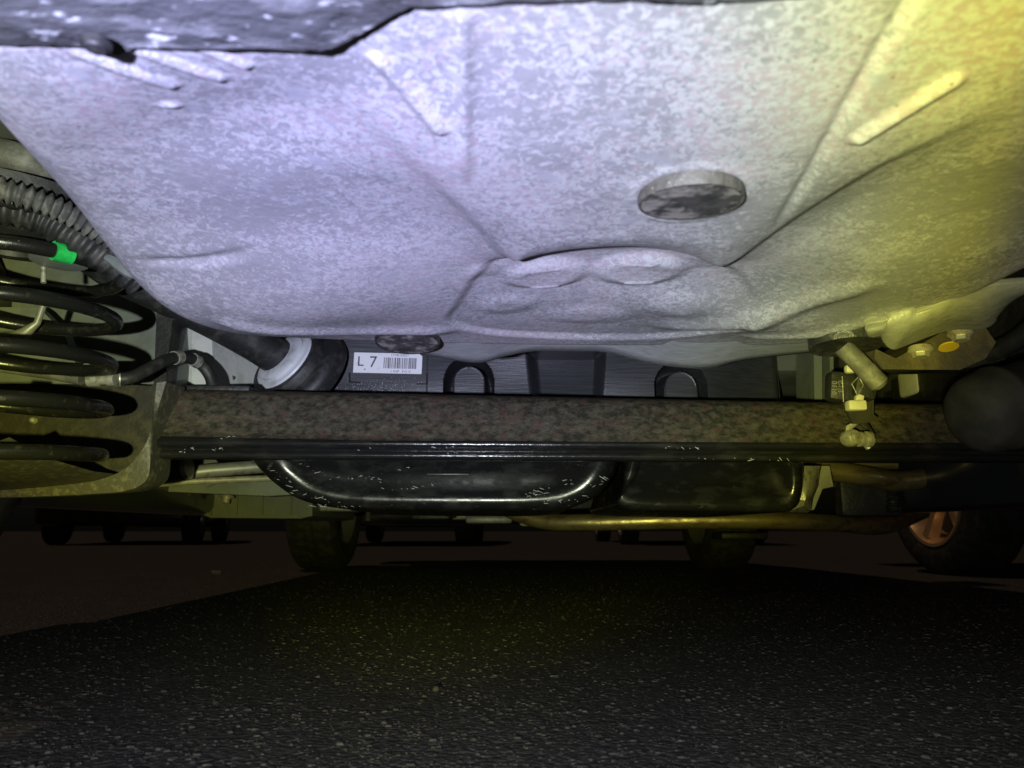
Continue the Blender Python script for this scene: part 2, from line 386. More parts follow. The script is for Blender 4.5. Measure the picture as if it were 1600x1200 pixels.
# raised left lobe beyond the left crease
def crease(px, amp, wid, groove=0., gw=.006, fade=(.12, .05), sgn=1, reach=.16, gshift=0.):
    global Z
    pl = polysmooth(px); b_, s_, t_ = seg_dist(pl); sdn = b_*s_*sgn
    fd = sm(t_/max(fade[0], 1e-3))*sm((1-t_)/max(fade[1], 1e-3))
    lobe = sm((sdn+wid)/(2*wid)) * np.where(sdn > 0, 1-sm((sdn-wid)/reach), 1)
    Z = Z - amp*fd*lobe + groove*fd*np.exp(-((sdn-gshift)/gw)**2)
crease([(1700,-400),(1560,-200),(1470,-60),(1400,45),(1330,160),(1265,270),(1225,335),(1203,378)], .0012, .0035, .0028, .0030, (.02,.25), -1, .04)
def region(px, wid):                      # 1 inside a closed outline, falling to 0 across its shoulder
    p = wl(px); pl = np.array([(q[0], q[1]) for q in cr([(a, b, 0) for a, b in p], 8, True)]); b_, s_, t_ = seg_dist(np.vstack([pl, pl[:1]]))
    ii = np.zeros(X.shape, bool); n = len(pl); j = n-1
    for i in range(n):
        ii ^= ((pl[i,1] > Y) != (pl[j,1] > Y)) & (X < (pl[j,0]-pl[i,0])*(Y-pl[i,1])/(pl[j,1]-pl[i,1]+1e-12)+pl[i,0]); j = i
    return sm((np.where(ii, b_, -b_)+wid)/(2*wid))
# central plateau: hangs lower than the lobes either side of it
PLAT = [(250,-420),(400,-60),(480,90),(555,200),(630,258),(700,325),(750,372),(782,403),(805,413),(850,405),(920,399),(1000,399),(1070,410),(1115,425),(1150,418),(1200,385),(1270,338),(1370,278),(1470,228),(1560,180),(1700,40),(2100,-420)]
plat = region(PLAT, .009); plat2 = region(PLAT, .036)
Z += (.0060*(1-plat)+.014*(1-plat2))*sm((Y-.23)/.24)*(1-.85*sm((Y-.50)/.16))
# pocket in front of the plateau
pock = region([(815,422),(772,430),(740,452),(716,480),(704,506),(770,526),(900,534),(1040,532),(1150,515),(1178,485),(1158,458),(1110,436),(1060,420),(960,410),(880,412)], .006)
Z += .0040*pock
# fine stamped line down the middle
b_, s_, t_ = seg_dist(polysmooth([(722,20),(724,120),(726,290)])); Z -= .0026*np.exp(-(b_/.0038)**2)*sm(t_/.15)*sm((1-t_)/.2)
# stiffening ribs
def rib(a, b, h, wd):
    global Z
    p = np.array([W(*a), W(*b)]); b_, s_, t_ = seg_dist(p); Z -= h*(1-sm(b_/wd))
rib((120,92), (262,160), .0022, .0062); rib((215,90), (338,151), .0022, .0058); rib((305,84), (380,126), .0022, .0052)
rib((592,110), (686,210), .0032, .0066); rib((1345,214), (1488,132), .0036, .0075)
rib((255,204), (268,206), .0016, .005)
b_, s_, t_ = seg_dist(polysmooth([(190,428),(280,424),(350,416),(400,405)])); Z += .0028*np.exp(-((b_*s_)/.005)**2)*sm(t_/.3)*sm((1-t_)/.4)
# left lobe: belly that faces the rear, then flattens to the lip
def bump(px, py, rx, ry, h, rot=0.):
    global Z
    c = W(px, py); dx, dy = X-c[0], Y-c[1]; ca_, sa_ = math.cos(rot), math.sin(rot); u = (dx*ca_+dy*sa_)/rx; v = (-dx*sa_+dy*ca_)/ry
    Z = Z - h*np.exp(-(u*u+v*v))
bump(450, 462, .16, .085, .028, -.22); bump(380, 215, .10, .045, -.006, -.45); bump(330, 250, .09, .04, -.004, -.5)
bump(1400, 440, .11, .075, .017, .5); bump(1150, 500, .12, .035, .008, .3)
# pocket with two oval pads near the front lip
def pad(px, py, rx, ry, h, e=.3):
    global Z
    c = W(px, py); rr = np.hypot((X-c[0])/rx, (Y-c[1])/ry); Z -= h*(1-sm((rr-1+e)/(2*e)))
def dent(px, py, rx, ry, h): pad(px, py, rx, ry, -h, .45)
pad(852, 456, .030, .022, .0048, .32); pad(1002, 455, .033, .022, .0048, .32)
pad(790, 490, .020, .018, .0026, .6); pad(1060, 490, .022, .018, .0022, .6); pad(915, 506, .034, .018, .0024, .6)
pad(955, 420, .026, .012, .002, .7); pad(785, 443, .024, .012, .002, .7); pad(1088, 444, .028, .012, .002, .7)
for yy in (447, 466):
    rib((832, yy), (872, yy), .0011, .0024); rib((978, yy-1), (1020, yy-1), .0011, .0024)
# front lip bead
b_, s_, t_ = seg_dist(polysmooth([(330,478),(430,494),(560,506),(720,520)])); Z -= .005*np.exp(-(b_/.012)**2)*sm(t_/.2)*sm((1-t_)/.15)
b_, s_, t_ = seg_dist(polysmooth([(1010,522),(1150,505),(1260,478),(1380,440)])); Z -= .006*np.exp(-(b_/.014)**2)*sm(t_/.2)*sm((1-t_)/.2)
b_, s_, t_ = seg_dist(polysmooth([(1150,528),(1300,512),(1420,485)])); Z -= .004*np.exp(-(b_/.010)**2)*sm(t_/.2)*sm((1-t_)/.2)
# seat pressed for the plug
cpl = W(1077, 304); rr = np.hypot(X-cpl[0], Y-cpl[1]); Z -= .0010*(np.exp(-((rr-.031)/.004)**2))
# random faint waves in the sheet
for _ in range(14):
    c = (rng.uniform(-.25,.5), rng.uniform(.25,.7)); s0 = rng.uniform(.03,.08); Z += rng.uniform(-.0012,.0012)*np.exp(-((X-c[0])**2+(Y-c[1])**2)/s0**2)
# rolled-up rim and wall
r_ = .040; t = np.clip(sdist+.010, 0, None); arc = r_-np.sqrt(np.clip(r_*r_-np.minimum(t, .95*r_)**2, 0, None)); Z = Z + arc + np.clip(t-.95*r_, 0, None)*3.0
Z = np.minimum(Z, .56)
mb = MB(); mb.v = [tuple(p) for p in np.stack([X, Y, Z], -1).reshape(-1, 3)]
mb.f = [(i*NX+k, i*NX+k+1, (i+1)*NX+k+1, (i+1)*NX+k) for i in range(NY-1) for k in range(NX-1)]; mb.m = [0]*len(mb.f)
well = mb.build('spare_wheel_well', 'well', car, 'pale silver grey pressed steel spare wheel well with mottled water marks', 60)
def zat(x, y):
    i = int(np.clip(round((y-.16)/.64*(NY-1)), 0, NY-1)); k = int(np.clip(round((x+.40)/1.04*(NX-1)), 0, NX-1)); return float(Z[i, k])

def onwell(px, py):
    d = ray(px, py); z = ZW
    for _ in range(30):
        t = (z-CAMZ)/d.z; z = .5*z+.5*zat(d.x*t, d.y*t)
    return d.x*t, d.y*t
# plugs in the drain holes
def plug(cx, cy, rad, drop, label, mats, tilt=(0,0,-1), z=None):
    z = zat(cx, cy) if z is None else z
    b = MB(); b.mat(0).lathe([(rad*1.0, -.004), (rad, drop*.8), (rad*.985, drop), (rad*.95, drop*1.03), (rad*.925, drop*.98)], (cx, cy, z), tilt, 48)
    b.mat(1).lathe([(rad*.93, drop*.985), (rad*.86, drop*.93), (rad*.5, drop*.92), (rad*.2, drop*.94), (0, drop*.95)], (cx, cy, z), tilt, 48)
    return b.build('drain_plug', mats, well, label, 50)
cp_ = onwell(1079, 303); plug(cp_[0], cp_[1], .0285, .0052, 'large round brownish grey drain plug in the middle right', ['plug_wall', 'plug'], (0,.09,-1))
c2 = onwell(637, 527); plug(c2[0], c2[1], .031, .006, 'flat round dark plug near the front lip', ['plug_black', 'plug'], (0,-.12,-1))
c3 = P(1322, 541, .66); plug(c3.x, c3.y, .0325, .008, 'black rubber plug beside the stamped heat shield', ['plug_black', 'plug_black'], (0,-.05,-1), c3.z+.007)

# front flange of the well: a wavy grey strip
top = cr([(640,548),(740,551),(790,541),(835,531),(900,529),(965,532),(1010,545),(1060,556),(1120,558),(1200,550),(1275,545)] and [(a, b, 0) for a, b in [(640,546),(740,550),(790,540),(835,530),(900,528),(965,531),(1010,543),(1060,552),(1120,553),(1200,548),(1275,545)]], 6)
bot = cr([(a, b, 0) for a, b in [(640,550),(740,567),(790,557),(835,549),(900,549),(950,551),(1010,566),(1060,574),(1110,575),(1170,562),(1275,550)]], 6)
rows = []
for k in range(5):
    f = k/4; rows.append([P(a.x+(b.x-a.x)*f, a.y-18+(b.y-a.y+18)*f, .700+.075*f) for a, b in zip(top, bot)])
rows.append([v+Vector((0,.02,.012)) for v in rows[-1]])
MB().sheet(rows, (0, .0015, .0008)).build('front_flange', 'flange', car, 'wavy grey seam flange along the front of the wheel well', 70)

# --- rear bumper cover: underside and edge at the top of the picture
edge = [(-160,64),(0,70),(90,71),(138,73),(152,84),(170,91),(185,88),(207,76),(300,76),(420,77),(500,80),(520,76),(560,55),(610,26),(640,12),(700,9),(800,4),(900,2),(1000,0),(1060,4),(1100,5),(1130,2),(1250,-6),(1500,-30),(1700,-50)]
e3 = [(lambda d: Vector((0,0,CAMZ))+d*((.3395-CAMZ)/d.z))(ray(a, b)) for a, b in edge]
e3 = [e3[0]+Vector((-.6,-.02,0)), e3[0]+Vector((-.1,0,0))] + e3 + [e3[-1]+Vector((.1,-.01,0)), e3[-1]+Vector((.6,-.03,0))]
edge_c = [e3[i].lerp(e3[i+1], k/5)+Vector((0, rng.normal()*.0003, 0)) for i in range(len(e3)-1) for k in range(5)]; rows = []
prof = [(0,.002),(0,0),(-.004,-.0012),(-.02,-.0022),(-.05,-.003),(-.09,-.001),(-.14,.004),(-.2,.012),(-.25,.03),(-.29,.07),(-.31,.13),(-.32,.25),(-.3,.42)]
def wob(x, y): return .0012*math.sin(x*61+y*40)+.0009*math.sin(x*133-y*97)
for dy, dz in prof:
    rows.append([v+Vector((0, dy, dz + (wob(v.x, v.y+dy) if dz < .01 and dy < -.002 else 0))) for v in edge_c])
bmp = MB().sheet(rows, (0, 0, .0028)).build('bumper_cover', 'bumper', car, 'dark grey wet underside of the rear bumper cover with painted glints and ragged lower edge', 50)
hp = P(557, 39, .236)
MB().lathe([(.0030,.001),(.0032,-.0006),(.0024,-.0008),(.0022,.001)], hp+Vector((0,-.002,.0)), (0,0,1), 20).build('drain_hole_rim', 'dark_steel', bmp)
b = MB(); cl = P(150, 66, .238); b.lathe([(.0055,.0),(.0055,-.0012),(.004,-.002),(.0036,-.003),(0,-.0032)], cl, (0,0,1), 16); b.build('push_clip', 'rubber', bmp, 'dark plastic push clip in the bumper corner')

# --- torsion beam
def beam_rows():
    rows = []
    xs_ = list(np.linspace(238, 1330, 34)) + list(np.linspace(1400, 2200, 10))
    for i, px in enumerate(xs_):
        f = (px-238)/1012
        yt = 607 + 21*f if px < 1400 else 607+21*1.15
        def q(y, Yd): return P(px, y, Yd)
        dl = -1.0 if px > 420 else -1+3*((420-px)/182)**2
        yb = 0 + 5*min(f, 1.1)
        rows.append([q(yt+1, 1.06), q(yt, .975), q(yt+4, .958), q(yt+12, .950), q(yt+40, .940), q(yt+66, .930), q(yt+74, .925), q(687+yb, .9175), q(690+yb, .9160), q(693+yb, .9160), q(696+yb, .9180), q(698+yb, .922),
                     q(701+yb, .930), q(703+yb, .931), q(706+yb, .927), q(709+yb, .9255), q(712+yb, .926), q(716+yb, .931), q(718+yb, .945), q(716+yb, 1.0), q(700+yb, 1.05)])
    return rows
br = beam_rows(); nb = len(br[0])
mb = MB()
Vb = [p for r in br for p in r]; Fb = []; mi = []
for i in range(len(br)-1):
    for k in range(nb):
        k2 = (k+1) % nb; Fb.append((i*nb+k, i*nb+k2, (i+1)*nb+k2, (i+1)*nb+k)); mi.append(1 if 6 <= k <= 18 else 0)
Fb += [tuple(range(nb)), tuple((len(br)-1)*nb+k for k in range(nb))]; mi += [0, 0]
mb.v = [tuple(v) for v in Vb]; mb.f = Fb; mb.m = mi
beam = mb.build('axle_beam', ['beam', 'beam_gloss'], car, 'rust mottled dark brown rear axle beam with glossy black lower lip', 75)

# splash specks: small drops on beam lip and tank, torch glint put in as pale colour
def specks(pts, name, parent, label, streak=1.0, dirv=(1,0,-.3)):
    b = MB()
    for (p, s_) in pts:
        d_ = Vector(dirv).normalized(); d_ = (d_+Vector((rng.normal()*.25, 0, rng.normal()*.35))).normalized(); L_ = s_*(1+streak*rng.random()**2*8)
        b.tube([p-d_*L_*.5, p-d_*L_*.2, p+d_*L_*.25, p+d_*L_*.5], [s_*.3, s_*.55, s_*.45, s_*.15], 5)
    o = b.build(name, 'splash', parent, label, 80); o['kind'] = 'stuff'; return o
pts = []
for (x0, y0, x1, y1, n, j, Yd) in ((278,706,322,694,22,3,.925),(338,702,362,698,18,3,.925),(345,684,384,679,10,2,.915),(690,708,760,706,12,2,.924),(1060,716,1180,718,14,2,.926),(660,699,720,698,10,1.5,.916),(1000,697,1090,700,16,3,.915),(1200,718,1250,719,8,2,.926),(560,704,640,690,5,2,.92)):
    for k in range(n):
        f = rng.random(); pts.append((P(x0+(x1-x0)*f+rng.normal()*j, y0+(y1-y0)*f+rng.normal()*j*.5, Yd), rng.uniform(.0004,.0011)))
specks(pts[::2], 'splash_glints', beam, 'water splash specks on the lower lip, glint painted white')

# --- fuel tank: moulded rear wall with arched pockets
NXT, NZT = 520, 110
YT = 1.16
xl, xr = P(488, 600, YT).x, P(1262, 600, YT).x; zb_, zt_ = P(800, 665, YT).z, P(800, 500, YT).z
tx = np.linspace(xl, xr, NXT); tz = np.linspace(zb_, zt_, NZT); TX, TZ = np.meshgrid(tx, tz)
k_ = YT/F/math.cos(PITCH)                      # metres per pixel there (close enough)
def TXp(px): return (px-800)*YT/F/.975
PXX = 800 + TX/YT*F*.975
PYY = np.zeros_like(TZ)
for i in range(NZT):                          # pixel row of each height
    dz = (tz[i]-CAMZ)/YT; ang = math.atan(dz)-PITCH; PYY[i, :] = 600-F*math.tan(ang)
D = np.zeros_like(TX)
def arch(cx, top, ro, ri, dep):
    global D
    cy = top+ro; dist = np.where(PYY < cy, np.hypot(PXX-cx, PYY-cy), np.abs(PXX-cx)*(1-.0*(PYY-cy)))
    g_ = np.clip(1-((dist-(ro+ri)/2)/((ro-ri)/2))**2, 0, 1)**.8; D = np.maximum(D, dep*g_) + .006*(1-sm((dist-ri+2)/4))
arch(733, 557, 39, 25, .075)
arch(1063, 563, 42, 26, .07)
rec = sm((PXX-828-(625-PYY)*-.10)/22)*(1-sm((PXX-934-(PYY-560)*-.10)/14))*(1-sm((549-PYY)/6)); D = np.maximum(D, (.05+.012*(600-PYY)/50)*rec)
D += .035*sm((PXX-1010)/30)*(1-sm((PXX-1040)/10))*0
D += .075*sm((PXX-1080)/170) + .05*sm((PXX-1225)/35)**2
D += .05*sm((560-PXX)/60)**1.2*sm((PYY-560)/60)*0 + .03*sm((525-PXX)/40)
lab = (PXX > 515)&(PXX < 668)
D -= .0015*(sm((PXX-515)/4)*(1-sm((PXX-666)/4)))
D += .0016*np.sin(PXX*.021)*np.sin(PYY*.05)
YY = YT + D
mb = MB(); V = np.stack([TX, YY, TZ], -1).reshape(-1, 3); mb.v = [tuple(p) for p in V]
mb.f = [(i*NXT+k, i*NXT+k+1, (i+1)*NXT+k+1, (i+1)*NXT+k) for i in range(NZT-1) for k in range(NXT-1)]; mb.m = [0]*len(mb.f)
c0 = len(mb.v)
mb.rbox(((xl+xr)/2, YT+.37, (zb_+zt_)/2+.005), (xr-xl-.03, .5, zt_-zb_-.005), .02)
tank = mb.build('fuel_tank', 'tank', car, 'black moulded plastic fuel tank wall with arched pockets above the axle beam', 40)
# lower lobes
def lobe(outline, Yn, Yf, ins, label):
    q = cr([(a, b, 0) for a, b in outline], 5); cx = sum(v.x for v in q)/len(q); rows = []
    for k in range(7):
        a = k/6*math.pi/2; f = 1-math.cos(math.pi/2-a); yy = Yn + (1-math.cos(a*1.0))*0 + ins*1.5*(1-math.sin(math.pi/2-0) + 0)
        inset = 1-math.sin(a); dep = 1-math.cos(a)
        row = []
        for v in q:
            dx = v.x-cx; sc = 1-inset*min(.5, ins/.0011/max(abs(dx), 60)) if abs(dx) > 60 else 1-inset*.5
            row.append(P(cx+dx*sc, v.y-inset*(v.y-700)*.45, Yn+dep*ins*1.6+inset*.0005*(v.y-690)))
        rows.append(row)
    full = rows[-1]
    rows.append([Vector((p.x, Yf, p.z)) for p in full])
    b = MB(); b.grid(rows); b.add(rows[0], [tuple(range(len(q)))]); b.add(rows[-1], [tuple(range(len(q)))])
    return b.build('tank_lobe', 'lobe', tank, label, 60)
l1 = lobe([(384,690),(390,712),(408,735),(432,757),(468,780),(520,793),(600,797),(720,798),(860,797),(915,785),(948,760),(965,725),(969,690)], 1.10, 1.60, .042, 'glossy black wider lower lobe of the tank with scratches')
l2 = lobe([(976,690),(975,740),(970,770),(966,790),(1000,798),(1100,800),(1210,801),(1240,795),(1252,770),(1258,690)], 1.13, 1.60, .030, 'glossy black narrower lower lobe of the tank')
b = MB(); b.rbox(P(700, 741, 1.098), (.062, .003, .0022), .0006); b.build('moulded_mark', 'tank', tank)
# tank label with its print
lm = Matrix.Translation(P(606, 567.5, YT-.006)) @ Euler((R(90), R(1.3), 0)).to_matrix().to_4x4()
b = MB(); lw, lh = S(108, YT)*1.01, S(32, YT)*1.03
pl = [Vector((-lw/2,-lh/2,0)), Vector((lw/2,-lh/2,0)), Vector((lw/2,lh/2-.004,0)), Vector((lw/2-.005,lh/2,0)), Vector((-lw/2,lh/2,0))]
b.mat(0).prism([lm@p for p in pl], lm.to_3x3()@Vector((0,0,-.0006)))
tz_ = .0004
def lt(x, y): return lm @ Matrix.Translation((x, y, tz_))
b.mat(1).text('L', .023, lt(-lw*.40, .0015)).text('.', .02, lt(-lw*.33, -.006)).text('7', .026, lt(-lw*.215, .0008))
b.mat(1).text('17100 02021', .0056, lt(lw*.17, lh*.40)); b.mat(1).text('L 0187   8 02 01', .0050, lt(lw*.2, -lh*.40))
bx = -lw*.06
b.mat(2)
random.seed(9)
while bx < lw*.40:
    wd = random.choice((.0008, .0014, .002)); c_ = [Vector((bx,-lh*.26,tz_)), Vector((bx+wd,-lh*.26,tz_)), Vector((bx+wd,lh*.28,tz_)), Vector((bx,lh*.28,tz_))]
    b.add([lm@p for p in c_], [(0,1,2,3)]); bx += wd+random.choice((.0007,.0011,.0016))
lo_ = b.build('barcode_label', ['paper', 'ink', 'ink_grey'], tank, 'white paper label reading L7 with a barcode')
# moulded corner marks under the label
b = MB()
for (a, c) in (((546,582),(546,597)),((546,597),(562,598)),((667,584),(667,600)),((667,600),(651,600))):
    p0, p1 = P(*a, YT-.004), P(*c, YT-.004); b.tube([p0, p1], .0014, 6)
    if a[1] > 590: b.build('label_corner_mark', 'dark_steel', tank); b = MB()
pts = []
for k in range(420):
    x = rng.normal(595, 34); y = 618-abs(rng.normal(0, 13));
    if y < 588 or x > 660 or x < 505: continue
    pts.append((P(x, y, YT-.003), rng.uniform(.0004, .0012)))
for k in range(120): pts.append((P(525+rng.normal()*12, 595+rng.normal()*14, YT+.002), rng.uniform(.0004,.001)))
specks(pts, 'water_drop_glints', tank, 'water drops below the white label, glint painted pale', .15, (.2,0,-1))
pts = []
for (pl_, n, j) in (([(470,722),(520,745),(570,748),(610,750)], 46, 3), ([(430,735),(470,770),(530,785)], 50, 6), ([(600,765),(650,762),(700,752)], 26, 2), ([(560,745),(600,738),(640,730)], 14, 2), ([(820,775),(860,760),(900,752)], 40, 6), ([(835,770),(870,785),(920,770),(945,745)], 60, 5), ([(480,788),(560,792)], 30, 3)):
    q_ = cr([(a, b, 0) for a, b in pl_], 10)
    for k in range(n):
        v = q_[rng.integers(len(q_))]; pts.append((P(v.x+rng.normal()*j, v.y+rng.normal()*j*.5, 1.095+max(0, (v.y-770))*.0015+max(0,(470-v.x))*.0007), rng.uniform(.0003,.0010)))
specks(pts[::2], 'splash_glints', tank, 'splash specks on the lower tank lobe, glint painted white', 1.6, (1,0,-.1))

# --- coil spring with paint tags
ycs = .745; cxs = P(-14, 560, ycs).x; rs = (P(163, 560, ycs).x-cxs)-.0075
zs0 = P(0, 722, ycs-.02).z; pitch = (P(0, 485, ycs).z-P(0, 705, ycs).z)/3
pts_h = []
turns = 5.8; ph0 = -.62*2*math.pi
for i in range(int(turns*40)+1):
    t_ = i/40; z = zs0 + pitch*max(0, t_-.45) + .004*min(t_, .45)
    if t_ > turns-.6: z = zs0 + pitch*(turns-.6-.45) + (t_-turns+.6)*pitch*.35
    a = ph0+2*math.pi*t_; rr = rs*(1 + (.04 if t_ > turns-1 else 0)); pts_h.append(Vector((cxs+math.cos(a)*rr, ycs+math.sin(a)*rr, z)))
spr = MB().tube(pts_h, .0074, 14).build('coil_spring', 'spring', car, 'glossy black rear coil spring dusted with dirt', 60)
def tapeon(i0, i1, name, m_, label):
    MB().tube(pts_h[i0:i1], .0098, 14).build(name, m_, spr, label, 50)
# index of the strand nearest to a photo point
def near(px, py, front=True):
    best_ = None
    for i, p in enumerate(pts_h):
        d = p-Vector((0,0,CAMZ)); q = d.dot(FW); x = 800+F*d.x/q; y = 600-F*d.dot(UP)/q
        e = math.hypot(x-px, y-py) + (p.y-ycs+rs)*500
        if best_ is None or e < best_[0]: best_ = (e, i)
    return best_[1]
i_ = near(126, 388); tapeon(i_-1, i_+1, 'paint_tag', 'green_tape', 'bright green tape tag on the upper coil')
i_ = near(-4, 634); tapeon(i_-1, i_+1, 'paint_tag', 'yellow_tape', 'yellow paint tag on a lower coil')
# spring top seat
zt = pts_h[-1].z
b = MB(); b.lathe([(.03,-.004),(.035,-.016),(.06,-.012),(rs+.012,.008),(rs+.014,.018),(rs-.02,.03),(.0,.034)], (cxs, ycs, zt+.004), (0,0,1), 40)
b.build('spring_seat_pad', 'rubber', car)
b = MB(); c_ = P(92, 409, ycs); b.lathe([(.0,.001),(.0105,.001),(.012,-.001)], c_, (0,-.02,-1), 24).lathe([(.028,-.004),(.028,.0),(.013,.0015)], c_, (0,-.02,-1), 24); b.build('pad_washer', 'rail', car)
MB().tube([P(68, 418, .76), P(68, 442, .76)], .0028, 10).build('stud', 'zinc', car)
# bump-stop bar and parts behind the coils
MB().tube([P(70,470,.83), P(58,505,.83), P(40,520,.83), P(0,535,.83), P(-60,560,.83)], [.004,.004,.007,.007,.007], 10).build('brake_cable', 'steel_line', car)
MB().tube([P(-80,558,.86), P(0,572,.86), P(70,582,.86), P(128,592,.86)], .0075, 12).build('brake_line', 'hose', car, 'grey brake line running behind the coil spring')
b = MB(); b.rbox(P(164,584,.87), (.024,.016,.026), .003).rbox(P(137,579,.86), (.009,.01,.016), .002); b.lathe([(.0085,-.016),(.0085,-.004),(.0065,-.003),(.0065,.006),(.008,.007),(.008,.016)], P(160,593,.858), (1,0,.02), 12)
b.build('hose_clamp_bracket', 'zinc', car, 'zinc bracket joining brake line and hose')
hp_ = cr([P(*p) for p in ((176,592,.87),(205,590,.88),(235,575,.90),(262,562,.93),(288,558,.96),(312,568,.99),(328,588,1.0),(333,612,1.0))], 8)
hs = MB().tube(hp_, .0078, 14).build('brake_hose', 'rubber', car, 'black rubber brake hose arching over the axle')
for a, c in ((27,31),(36,40)): MB().tube(hp_[a:c], .0092, 14).build('hose_sleeve', 'zinc', hs)
MB().tube(hp_[1:5], .0095, 12).build('hose_ferrule', 'zinc', hs)

# --- trailing arm and spring pan on the left
rim = cr([(a, b, 0) for a, b in [(247,598),(243,640),(238,672),(226,700),(200,730),(160,748),(100,757),(0,765),(-200,772)]], 6)
rim2 = cr([(a, b, 0) for a, b in [(262,598),(244,660),(238,705),(232,750),(200,768),(150,773),(90,776),(0,779),(-200,784)]], 6)
def off(p, dy, dz=0): return p+Vector((0, dy, dz))
fr = [P(v.x, v.y, .905) for v in rim]; fr2 = [P(v.x, v.y, .908) for v in rim2]
rows = [[off(p, .04) for p in fr], fr, [off(p, -.004, -.001) for p in fr], [off(p, -.004, .001) for p in fr2], fr2, [off(p, .05, .004) for p in fr2]]
pan = MB().grid(rows).build('spring_pan', 'arm_edge', car, 'dark curved spring pan at the end of the axle beam', 40)
poly = [(-200,596),(0,600),(60,604),(110,603),(180,600),(235,603),(250,598),(246,640),(241,674),(229,702),(204,733),(160,752),(100,761),(0,769),(-200,776)]
MB().prism([P(a, b, .942) for a, b in poly], (0, .015, 0)).build('pan_wall', 'arm', pan, 'dirty brown back wall of the spring pan')
lo = fr[27:]
b = MB(); b.grid([[off(p, .04) for p in lo], [off(p, -.05, -.001) for p in lo], [off(p, -.14, .006) for p in lo], [off(p, -.20, .020) for p in lo]]); b.build('pan_floor', 'arm_edge', pan)
MB().lathe([(.0045,0),(.0045,.003),(.003,.006),(0,.007)], P(54,657,.940), (0,-1,0), 10).build('weld_stud', 'zinc', pan)

# --- body rail, bracket, filler neck on the left
poly = [(-260,330),(120,400),(190,425),(240,455),(265,500),(272,560),(270,640),(-260,640)]
MB().prism([P(a, b, 1.03) for a, b in poly], (0, .25, .02)).build('body_rail', 'rail', car, 'grey green painted body rail behind the coil spring')
b = MB()
for a in ((168,456,218,444),(212,470,228,464)): b.tube([P(a[0],a[1],1.028), P(a[2],a[3],1.028)], .003, 8)
b.build('rail_bead', 'rail', car)
MB().prism([P(a, b, 1.0) for a, b in ((246,462),(285,470),(296,490),(270,500),(262,560),(258,600),(240,600))], (0,.03,0)).build('rail_edge', 'dark_steel', car)
b = MB(); b.grid([[P(275,503,1.10), P(300,512,1.085), P(330,500,1.10), P(370,520,1.16), P(410,560,1.2)], [P(262,600,1.09), P(300,602,1.075), P(334,602,1.09), P(372,602,1.15), P(420,602,1.2)], [P(262,660,1.09), P(300,660,1.075), P(334,660,1.09), P(372,660,1.15), P(420,660,1.2)]])
bx_ = b.build('rail_bracket', 'rail_white', car, 'pale folded body bracket behind the brake hose', 20)
b = MB(); b.rbox(P(363,592,1.14), (.006,.004,.010), .001, (0,.5,0)); b.build('bracket_slot_clip', 'rubber', bx_)
b = MB(); b.rbox(P(274,590,1.06), (.010,.03,.05), .002).rbox(P(320,613,1.0), (.14,.05,.010), .002); b.build('rail_tab', 'dark_steel', car)
fp = cr([P(*p) for p in ((60,330,.80),(170,420,.92),(270,470,1.0),(350,510,1.06),(405,540,1.10),(440,562,1.13))], 8)
fn = MB().tube(fp, [.022+.008*i/(len(fp)-1) for i in range(len(fp))], 20).build('filler_neck', 'rubber', car, 'black rubber filler neck entering the tank')
ax = (fp[-1]-fp[-6]).normalized()
ax = Vector((.5,.72,-.45)).normalized(); co_ = P(436, 556, 1.115)
MB().lathe([(.028,.0),(.040,.001),(.043,.003),(.043,.006),(.045,.008),(.052,.009),(.054,.012),(.053,.018),(.03,.020)], co_, ax, 40).build('filler_collar', 'white_plastic', fn, 'white plastic collar on the filler neck')
MB().lathe([(.05,.012),(.063,.012),(.067,.018),(.068,.026),(.078,.028),(.086,.034),(.088,.042),(.085,.06),(.03,.06)], co_, ax, 40).build('filler_boot', 'rubber', fn, 'thick black rubber boot around the collar', 45)

# filler breather hoses and pipe, upper left
def bellows(path, r0, r1, per, n=16):
    p = cr(path, 30); rr = []; acc = 0
    for i in range(len(p)):
        if i: acc += (p[i]-p[i-1]).length
        rr.append(r0+(r1-r0)*(.5+.5*math.cos(acc/per*2*math.pi)))
    return MB().tube(p, rr, n)
bellows([P(-60,285,.62), P(0,296,.62), P(70,318,.64), P(140,352,.67), P(230,410,.72)], .0075, .0125, .0075).build('corrugated_hose', 'dusty_rubber', car, 'dusty corrugated breather hose above the spring, upper one', 60)
bellows([P(-60,318,.66), P(0,322,.66), P(70,342,.68), P(140,384,.70), P(220,440,.74)], .0145, .0185, .011).build('corrugated_hose', 'rubber', car, 'thick dark corrugated hose just above the spring seat', 60)
MB().tube([P(-90,225,.70), P(0,240,.70), P(45,252,.71), P(58,262,.715), P(120,300,.76)], [.0165,.0165,.0165,.0145,.0145], 18).build('filler_pipe', 'hose', car, 'smooth grey pipe at the upper left edge')
MB().tube([P(-40,268,.72), P(60,280,.73), P(130,310,.78)], .006, 10).build('breather_pipe', 'steel_warm', car)
MB().prism([P(a, b, .80) for a, b in ((-300,60),(60,100),(60,205),(0,203),(-300,190))], (0,.3,.1)).build('inner_wheel_arch', 'rail', car, 'plain grey inner wheel arch at the left edge')
MB().rbox((.74, .82, .52), (.05, 1.1, .4), .01).build('inner_wheel_arch', 'dark_steel', car)
b = MB(); q_ = cr([P(*p) for p in ((165,402,.70),(178,408,.70),(200,425,.70),(215,432,.71))], 4); b.tube(q_, [.003+.003*math.sin(math.pi*i/(len(q_)-1)) for i in range(len(q_))], 8); b.build('seam_tab', 'rail', car)
for (a, c) in (((0,505,1.0),(200,520,1.02)),): pass
MB().prism([P(a, b, .95) for a, b in ((-200,480),(60,480),(100,520),(130,600),(-200,600))], (0,.02,0)).build('bump_stop_bracket', 'rail', car)

